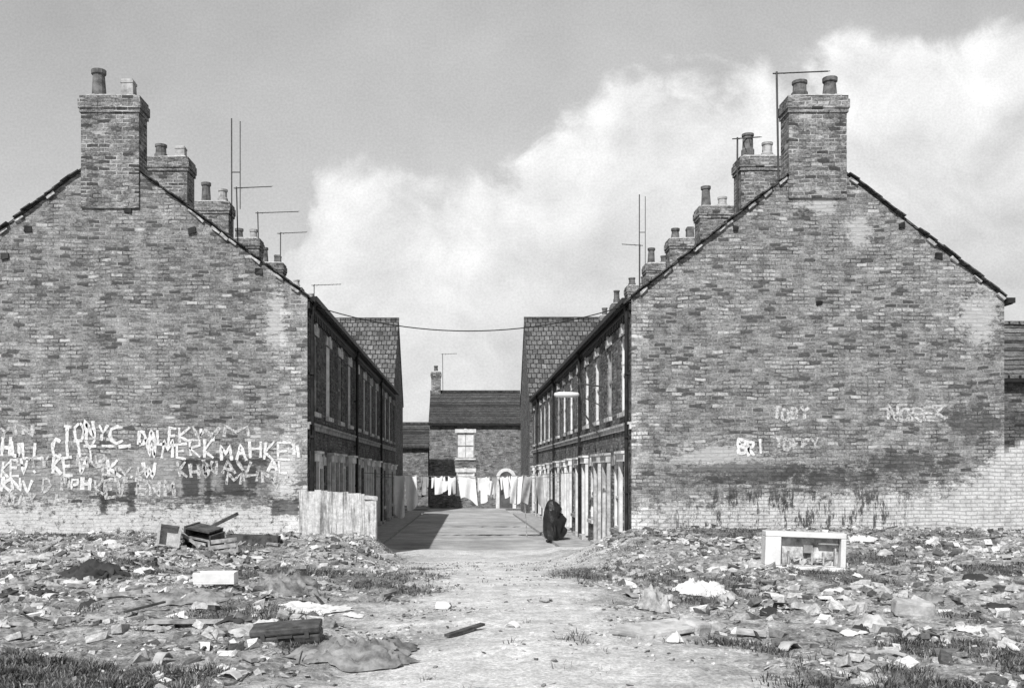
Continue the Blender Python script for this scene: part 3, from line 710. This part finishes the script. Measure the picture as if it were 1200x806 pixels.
# ------------------------------------------------------------------ debris items
def crumple(name,lab,cat,px,py,w,d,h,m,seed,rot=0,n=26,group=None):
    x0,y0,z0=at(px,py); mb=MB(); R=Matrix.Rotation(rot,2)
    for j in range(n+1):
        for i in range(n+1):
            u=i/n*2-1; v=j/n*2-1
            e=1+.35*noise.noise(Vector((u*1.6+seed,v*1.6,seed)))+.18*noise.noise(Vector((u*5+seed,v*5,seed)))
            rr=max(abs(u),abs(v)); rc=math.hypot(u,v); sq=1 if rc<1e-6 else (1-.5*(1-rr/rc))
            lx=u*w/2*e*sq; ly=v*d/2*e*sq; p=R@Vector((lx,ly)); X_,Y_=x0+p.x,y0+p.y
            ed=1-rr**3
            f=min(.6,abs(noise.noise(Vector((u*1.5+seed,v*1.5+seed,seed*2))))*1.2); g=1-abs(noise.noise(Vector((u*3.1+seed,v*2.2,seed)))*2.5); g=max(0,g)**2
            k=abs(noise.noise(Vector((u*8+seed,v*8,seed))))
            mb.v.append((X_+.02*noise.noise(Vector((u*6,v*6,seed))),Y_,gh(X_,Y_)+.012+h*ed*(.2+.6*f+.35*g+.3*k)))
    for j in range(n):
        for i in range(n):
            mb.f.append((j*(n+1)+i,j*(n+1)+i+1,(j+1)*(n+1)+i+1,(j+1)*(n+1)+i)); mb.m.append(0)
    return mk(name,mb,m,label=lab,category=cat,smooth=True,group=group)
crumple('tarpaulin','crumpled grey tarpaulin heaped on the rubble','tarpaulin',415,772,1.1,.9,.22,'tarp',3.1,.2)
crumple('old_carpet','rumpled dark carpet over debris','carpet',335,690,.9,.9,.26,'tarp',5.2,.5)
crumple('old_coat','heap of dark clothing on the rubble','clothing',112,676,.9,.8,.24,'clothd',8.3)
crumple('newspaper_sheet','spread bright paper sheet on the ground','paper',368,716,.8,.6,.06,'paper',9.9,.1)
crumple('paper_sack','crumpled pale paper sack','sack',767,716,.42,.42,.3,'rag',2.7)
crumple('plastic_sheet','crumpled pale sheet among bricks','sheet',822,692,.7,.6,.16,'paper',6.1)
crumple('plastic_sheet','crumpled pale sheet among bricks','sheet',745,655,.7,.6,.07,'rag',7.1)
crumple('old_blanket','dirty blanket dumped on the ground','blanket',222,702,.9,.7,.12,'tarp',1.3)
crumple('old_blanket','dirty blanket dumped on the ground','blanket',40,655,1.1,.9,.12,'rag',4.3)
crumple('paper_sack','crumpled pale paper sack','sack',880,662,.45,.4,.12,'rag',5.7)
crumple('paper_sack','crumpled pale paper sack','sack',1008,634,.6,.4,.14,'paper',1.7)
crumple('newspaper_sheet','scrap of newspaper on the ground','paper',1140,738,.5,.35,.04,'paper',1.9)
crumple('plastic_sheet','crumpled dark sheet among bricks','sheet',20,745,.6,.5,.10,'tarp',7.4)
for k in range(80):
    px=random.uniform(-10,1200); py=630+125*random.random()**1.4
    if 470<px<720: continue
    m=random.choice(['rag','rag','paper','tarp','paper','clothd']); s=random.uniform(.13,.36)
    crumple('rag',{'rag':'dirty pale rag trodden into the rubble','paper':'crumpled white paper lying on rubble','tarp':'grey rag lying on the rubble','clothd':'dark rag lying on the rubble'}[m],'rag',px,py,s,s*random.uniform(.6,1),random.uniform(.04,.12),m,k*1.73+.3,random.uniform(0,3),10,'rags and paper strewn over the waste ground')
def debris(name,lab,cat,px,py,parts,rz=0,lift=0,rx=0,ry=0):
    x,y,z=at(px,py); T=Matrix.Translation((x,y,z+lift))@Matrix.Rotation(rz,4,'Z')@Matrix.Rotation(ry,4,'Y')@Matrix.Rotation(rx,4,'X')
    par=None
    if len(parts)>1: par=empty(name,(x,y,z),lab,cat)
    for (pn,m,boxes,bv) in parts:
        mb=MB()
        for b_ in boxes: mb.box(*b_,0,T)
        if par is None: mk(name,mb,m,label=lab,category=cat,bev=bv)
        else: mk(pn,mb,m,par,bev=bv)
debris('suitcase','battered dark suitcase lying flat in the rubble','suitcase',337,750,
 [('case','case',[(-.32,.32,-.18,.18,0,.08),(-.32,.32,-.18,.18,.085,.16)],.02),('handle','metal',[(-.07,.07,-.215,-.195,.07,.09),(-.07,-.055,-.20,-.18,.07,.09),(.055,.07,-.20,-.18,.07,.09)],0),
  ('clasp','metal',[(-.22,-.18,-.188,-.18,.05,.12)],0),('clasp','metal',[(.18,.22,-.188,-.18,.05,.12)],0)],.06,-.01,.05,-.07)
debris('broken_cabinet','collapsed dark wooden cabinet with split open front','cabinet',238,642,
 [('carcass','woodd',[(-.3,.3,-.25,-.23,0,.05),(-.3,-.26,-.25,.25,0,.45),(.26,.3,-.25,.25,0,.36),(-.26,.26,-.25,.25,.40,.43),(-.26,.26,.2,.24,.02,.42),(-.26,.26,-.25,.25,0,.03)],0),
  ('shelf','wood',[(-.25,.25,-.2,.19,.22,.24),(-.1,.24,-.24,-.2,.06,.12),(-.2,.2,-.24,-.2,.15,.19)],0)],-.3,-.02,.12,.16)
debris('drawer','pale empty wooden drawer standing on end','drawer',196,642,
 [('drawer_box','conc',[(-.2,-.17,-.1,.1,0,.45),(.17,.2,-.1,.1,0,.45),(-.17,.17,-.1,.1,0,.03),(-.17,.17,-.1,.1,.42,.45),(-.17,.17,.07,.09,.03,.42)],0)],.4,0,-.35,.15)
debris('wooden_box','low dark wooden box on the rubble','box',297,637,[('box_side','woodd',[(-.52,.52,-.2,-.17,0,.18),(-.52,.52,.17,.2,0,.18),(-.52,-.49,-.17,.17,0,.18),(.49,.52,-.17,.17,0,.18),(-.49,.49,-.17,.17,0,.03)],0)],.02,0,0,.04)
debris('fallen_post','charred post leaning across broken furniture','post',255,632,[('p','woodd',[(-.5,.5,-.04,.04,0,.07)],.01)],.4,.3,0,-.45)
debris('wooden_crate','broken slatted crate with pale slats','crate',262,650,[('s','wood',[(-.25,.25,-.15,-.13,0,.07),(-.25,.22,-.15,-.13,.10,.17),(-.2,.25,-.15,-.13,.2,.27),(-.25,-.22,-.13,.1,0,.27),(.22,.25,-.13,.1,0,.25)],0)],.3,0,-.2,-.1)
debris('fallen_post','pale timber leaning on broken furniture','post',215,640,[('p','wood',[(-.45,.45,-.03,.03,0,.04)],0)],-.5,.2,0,.5)
debris('white_tray','small white enamel tray with raised rim','tray',253,686,
 [('t','enamel',[(-.25,.25,-.15,.15,0,.02),(-.25,.25,-.15,-.13,.02,.14),(-.25,.25,.13,.15,.02,.14),(-.25,-.23,-.13,.13,.02,.14),(.23,.25,-.13,.13,.02,.14)],.004)],.05,.03)
debris('wooden_plank','weathered plank lying on the ground','plank',222,735,[('p','wood',[(-.42,.42,-.06,.06,0,.03)],0)],.03,.03)
debris('concrete_block','pale squared concrete block','block',1069,720,[('p','conc',[(-.2,.2,-.12,.12,0,.17)],.03)],-.2,-.03,.05,.08)
debris('concrete_block','pale squared concrete block','block',450,655,[('p','conc',[(-.2,.2,-.12,.12,0,.14)],.02)],.5,-.02)
debris('paving_slab','tilted broken paving slab','slab',770,742,[('p','conc',[(-.3,.3,-.2,.2,0,.05)],.01)],.3,.02,.1,-.08)
debris('paving_slab','tilted broken paving slab','slab',745,745,[('p','card',[(-.2,.2,-.14,.14,0,.04)],.01)],-.4,.02,.12,.08)
debris('concrete_block','pale rounded lump of masonry','block',812,742,[('p','conc',[(-.14,.14,-.12,.12,0,.15)],.04)],.8,-.02,.2,.1)
for k,(px,py,mt) in enumerate(((880,745,'conc'),(925,760,'card'),(1010,690,'paper'),(1075,668,'wood'),(1160,690,'conc'),(1120,640,'paper'),(740,700,'card'),(640,705,'card'),(520,712,'paper'),
     (455,700,'wood'),(60,700,'paper'),(110,730,'card'),(20,735,'wood'),(165,650,'paper'),(140,700,'wood'),(430,660,'paper'),(380,650,'card'),(300,655,'paper'),(70,640,'paper'),
     (20,660,'card'),(905,700,'paper'),(980,740,'wood'),(1040,770,'card'),(1180,760,'paper'),(850,640,'paper'),(800,650,'card'),(780,628,'wood'),(870,632,'paper'),(1050,632,'card'),(1090,655,'paper'),
     (1180,655,'conc'),(1150,632,'wood'),(240,760,'paper'),(190,775,'card'),(290,775,'wood'),(720,632,'card'),(270,795,'paper'),(545,742,'woodd'),(600,735,'paper'),
     (90,690,'wood'),(320,640,'wood'),(350,668,'wood'),(200,668,'wood'),(840,665,'wood'),(1000,710,'wood'),(1120,705,'wood'),(400,640,'wood'),(10,700,'woodd'),(870,690,'woodd'),(170,715,'woodd'))):
    x,y,z=at(px,py); mb=MB(); w=random.uniform(.12,.33); d=random.uniform(.08,.2); th=.012 if mt in('paper','card') else random.uniform(.02,.05)
    if mt in('wood','woodd'): w=random.uniform(.25,.7); d=.06
    n=5; rz=random.uniform(0,3); bend=random.uniform(.02,.07) if mt in('paper','card') else 0
    tr=Matrix.Translation((x,y,z+.025))@Matrix.Rotation(rz,4,'Z')@Matrix.Rotation(random.uniform(-.15,.15),4,'X')@Matrix.Rotation(random.uniform(-.15,.15),4,'Y')
    lo=[];
    prof=[(random.uniform(.7,1.15),random.uniform(.7,1.15)) for _ in range(n+1)] if mt in('paper','card') else [(1,1)]*(n+1)
    for i in range(n+1):
        u=(i/n-.5)*w; zz=bend*(math.cos(u/w*3)-.5)
        for s_,t_ in ((-1,0),(1,0),(1,1),(-1,1)):
            lo.append(tuple(tr@Vector((u,s_*d/2*prof[i][0 if s_<0 else 1],zz+t_*th))))
    mb.v=lo
    for i in range(n):
        for a_ in range(4): mb.f.append((i*4+a_,i*4+(a_+1)%4,(i+1)*4+(a_+1)%4,(i+1)*4+a_)); mb.m.append(0)
    mb.f.append((0,1,2,3)); mb.f.append((n*4,n*4+1,n*4+2,n*4+3)); mb.m+= [0,0]
    nm={'paper':'paper_scrap','card':'cardboard_piece','wood':'wooden_board','woodd':'wooden_board','conc':'stone_fragment'}[mt]
    lb={'paper':'torn pale paper scrap lying on rubble','card':'bent piece of cardboard on the ground','wood':'weathered broken board on the rubble','woodd':'dark broken board on the ground','conc':'flat stone fragment on the ground'}[mt]
    mk(nm,mb,mt,label=lb,category={'paper':'paper','card':'cardboard','wood':'board','woodd':'board','conc':'stone'}[mt],group='litter scattered over the waste ground')
cnt=0
while cnt<120:
    y=math.sqrt(random.uniform(8.5**2,24.3**2)); x=random.uniform(-.48,.56)*y
    if pathm(x,y)>.15 or random.random()>.15+mound(x,y)*6: continue
    cnt+=1; mb=MB(); L_=random.choice([.22,.2,.15,.11]); pale=random.random()<.5
    mb.obox((x,y,gh(x,y)+.02),(L_,.10,.065),random.uniform(0,3),random.gauss(0,.25),random.gauss(0,.25),jit=.014)
    mk('loose_brick',mb,'bkp' if pale else 'bk',label='limewashed loose brick on the rubble' if pale else 'weathered loose brick on the rubble',category='brick',group='loose bricks strewn over the waste ground')

# ------------------------------------------------------------------ rubble (uncountable)
def rubble():
    cube=np.array([(-1,-1,-1),(1,-1,-1),(1,1,-1),(-1,1,-1),(-1,-1,1),(1,-1,1),(1,1,1),(-1,1,1)],float)*.5
    fq=np.array([(0,3,2,1),(4,5,6,7),(0,1,5,4),(1,2,6,5),(2,3,7,6),(3,0,4,7)])
    VV=[];CC=[];cnt=0
    N_=33000
    while cnt<N_:
        if random.random()<.13: y=random.uniform(22.3,24.9); x=random.uniform(-15,18); 
        else:
            y=math.sqrt(random.uniform(6.3**2,24.9**2)); x=random.uniform(-.50,.60)*y
        if y>24.6 and -2.2<x<4.2: continue
        pm=pathm(x,y); g=grassm(x,y); mo=mound(x,y)
        if random.random()<pm*.9: continue
        if random.random()<g*.7: continue
        cl=.22+1.9*fb(x,y,1.1,12.0,5)+3.0*mo
        if random.random()>max(.07,cl): continue
        s=(.0105+.022*mo)*math.exp(abs(random.gauss(0,.9))); s=min(s,.09)
        if pm>.3: s=min(s,.02)
        ty=random.random()
        if ty<.48: dims=(s*2,s*1.2,s*.8); c=random.choice([.12,.22,.32,.42,.5,.6])
        elif ty<.74: dims=(s*random.uniform(1.2,3),s*random.uniform(1,2.2),.007); c=random.choice([.75,.7,.6,.45,.3,.1])
        elif ty<.88: dims=(s*random.uniform(2,6),s*.3,s*.2); c=random.choice([.07,.2,.4,.55])
        else: dims=(s*1.5,s*1.3,s*1.0); c=random.choice([.65,.7,.45,.15])
        v=cube*np.array(dims)*(1+rng.uniform(-.35,.35,(8,3)))
        R=(Matrix.Rotation(random.uniform(0,6.3),3,'Z')@Matrix.Rotation(random.gauss(0,.28),3,'X')@Matrix.Rotation(random.gauss(0,.28),3,'Y'))
        v=v@np.array(R).T+np.array((x,y,gh(x,y)+dims[2]*.3))
        VV.append(v); CC.append(c*random.uniform(.75,1.2)); cnt+=1
    V=np.concatenate(VV); n=len(VV)
    Fq=(fq[None]+np.arange(n)[:,None,None]*8).reshape(-1,4)
    me=bpy.data.meshes.new('rubble'); me.from_pydata(V.tolist(),[],Fq.tolist())
    a=me.color_attributes.new('col','FLOAT_COLOR','POINT'); ar=np.ones((len(V),4)); cc=np.repeat(np.array(CC),8); ar[:,0]=cc;ar[:,1]=cc;ar[:,2]=cc
    a.data.foreach_set('color',ar.ravel())
    m,nn,b=mat('rubble_mix'); at_=nn.new('ShaderNodeAttribute',attribute_name='col'); k=nn.noise(nn.pos(),22,4,.7)
    r,_,_=nn.sep(at_.outputs['Color']); nn.put(b.inputs['Base Color'],nn.mul(r,nn.sm(k,.3,.7,.6,1.2))); nn.put(b.inputs['Normal'],nn.bump(k,.5,.02))
    me.materials.append(m); o=bpy.data.objects.new('rubble',me); col.objects.link(o); o['kind']='stuff'; o['label']='brick rubble and litter strewn over the waste ground'; o['category']='rubble'
rubble()
def grass():
    V=[];Fc=[];C=[]
    n=0
    while n<6000:
        y=math.sqrt(random.uniform(6.2**2,24.6**2)) if n<4800 else random.uniform(6.3,9.3); x=random.uniform(-.50,.60)*y
        if random.random()>grassm(x,y)*1.0+.004: continue
        z=gh(x,y); n+=1; base=random.choice([.05,.07,.10,.16,.28])
        for k in range(random.randint(8,14)):
            a=random.uniform(0,6.3); r=random.uniform(0,.11); bx=x+r*math.cos(a); by=y+r*math.sin(a)
            h=random.uniform(.015,.065); ln=random.uniform(.02,.08); w=random.uniform(.003,.006); t=a+random.uniform(-.6,.6)
            px_,py_=-math.sin(t)*w,math.cos(t)*w; i=len(V)
            V+=[(bx-px_,by-py_,z-.01),(bx+px_,by+py_,z-.01),(bx+px_*.7+ln*.4*math.cos(t),by+py_*.7+ln*.4*math.sin(t),z+h*.6),(bx-px_*.7+ln*.4*math.cos(t),by-py_*.7+ln*.4*math.sin(t),z+h*.6),(bx+ln*math.cos(t),by+ln*math.sin(t),z+h)]
            Fc+=[(i,i+1,i+2,i+3),(i+3,i+2,i+4)]; C+=[base*random.uniform(.6,1.4)]*5
    me=bpy.data.meshes.new('grass'); me.from_pydata(V,[],Fc)
    a=me.color_attributes.new('col','FLOAT_COLOR','POINT'); ar=np.ones((len(V),4)); ar[:,0]=C;ar[:,1]=C;ar[:,2]=C; a.data.foreach_set('color',ar.ravel())
    m,nn,b=mat('grass_blades'); at_=nn.new('ShaderNodeAttribute',attribute_name='col'); nn.put(b.inputs['Base Color'],at_.outputs['Color'])
    me.materials.append(m); o=bpy.data.objects.new('grass',me); col.objects.link(o); o['kind']='stuff'; o['label']='rough grass and weeds growing through the rubble'; o['category']='grass'
grass()

# ------------------------------------------------------------------ light, sky, camera
S=Vector((-.38,-.95,1.0)).normalized()
sd=bpy.data.lights.new('sun','SUN'); sd.energy=4.6; sd.angle=math.radians(.5); sd.color=(1,.995,.99)
so=bpy.data.objects.new('sun',sd); col.objects.link(so); so.rotation_euler=S.to_track_quat('Z','Y').to_euler()
w=bpy.data.worlds.new('World'); scene.world=w; w.use_nodes=True; n=N(w.node_tree)
bg=w.node_tree.nodes['Background']; bg.inputs['Strength'].default_value=.1
sk=n.new('ShaderNodeTexSky',sky_type='NISHITA'); sk.sun_disc=False; sk.sun_elevation=math.asin(S.z); sk.sun_rotation=math.atan2(S.x,S.y)
bw=n.new('ShaderNodeRGBToBW'); n.put(bw.inputs[0],sk.outputs[0]); nis=n.m('MINIMUM',bw.outputs[0],4.0)
tc=n.new('ShaderNodeTexCoord'); dx,dy,dz=n.sep(tc.outputs['Generated'])
yy=n.m('MAXIMUM',dy,.12); u=n.m('DIVIDE',dx,yy); v=n.m('DIVIDE',dz,yy)
def bil(du,dv):
    p=n.vec(n.add(u,du),n.add(v,dv),0.0)
    a_=n.noise(p,4.5,3,.5); b_=n.noise(n.vec(n.add(n.add(u,du),n.mul(a_,.25)),n.add(n.add(v,dv),n.mul(a_,.2)),2.0),9,9,.6)
    return n.add(n.mul(a_,.5),n.mul(b_,.5))
nA=bil(0.0,0.0); nB=bil(-.02,.026)
n2=n.noise(n.vec(n.add(u,3.1),n.mul(v,1.4),1.0),2.6,5,.5); n3=n.noise(n.vec(u,v,5.0),22,7,.65)
grain=n.noise(n.vec(u,v,8.0),420,2,.6)
uu=n.m('MULTIPLY',n.add(n.add(u,n.mul(n.sub(nA,.5),.2)),.6),1/1.2,clamp=True)
P_=[(0,.30),(.30,.30),(.352,.36),(.372,.47),(.39,.505),(.433,.495),(.489,.475),(.54,.505),(.567,.59),(.61,.63),(.653,.65),(.717,.695),(.753,.685),(.767,.655),(.807,.695),(.861,.72),(1,.75)]
top=n.mul(n.curve(uu,P_),.6)
edge=n.add(n.add(top,n.mul(n.sub(nA,.5),.24)),n.mul(n.sub(n3,.5),.025))
d=n.sub(edge,v)
bright=n.mul(n.sm(d,-.008,.03),n.sm(n.add(u,n.mul(n.sub(nA,.5),.3)),-.22,-.12))
fade=n.sm(n.add(d,n.mul(n.sub(n2,.5),.25)),.05,.27)
cl=n.mix(fade,8.9,6.9)
cl=n.add(cl,n.mul(n.sub(nA,nB),n.mix(fade,14.0,9.0)))
cl=n.mul(cl,n.sm(n3,.3,.7,.97,1.03))
clear=n.mix(n.sm(n.add(v,n.mul(n.sub(n2,.5),.35)),.10,.52),7.0,5.0)
clear=n.mul(clear,n.sm(nA,.3,.7,.92,1.08))
clear=n.mul(clear,n.sm(u,-.5,.3,.94,1.02))
front=n.mul(n.mix(bright,clear,cl),n.sm(grain,.2,.8,.93,1.07))
wf=n.sm(dy,.05,.35)
allv=n.mix(wf,nis,front)
n.put(bg.inputs['Color'],allv)
cd=bpy.data.cameras.new('camera'); cd.lens=35; cd.sensor_width=36; cd.shift_x=55/1200; cd.shift_y=147/1200; cd.clip_end=3000
co=bpy.data.objects.new('camera',cd); col.objects.link(co); co.location=(0,0,1.6); co.rotation_euler=(math.radians(90),0,0)
scene.camera=co
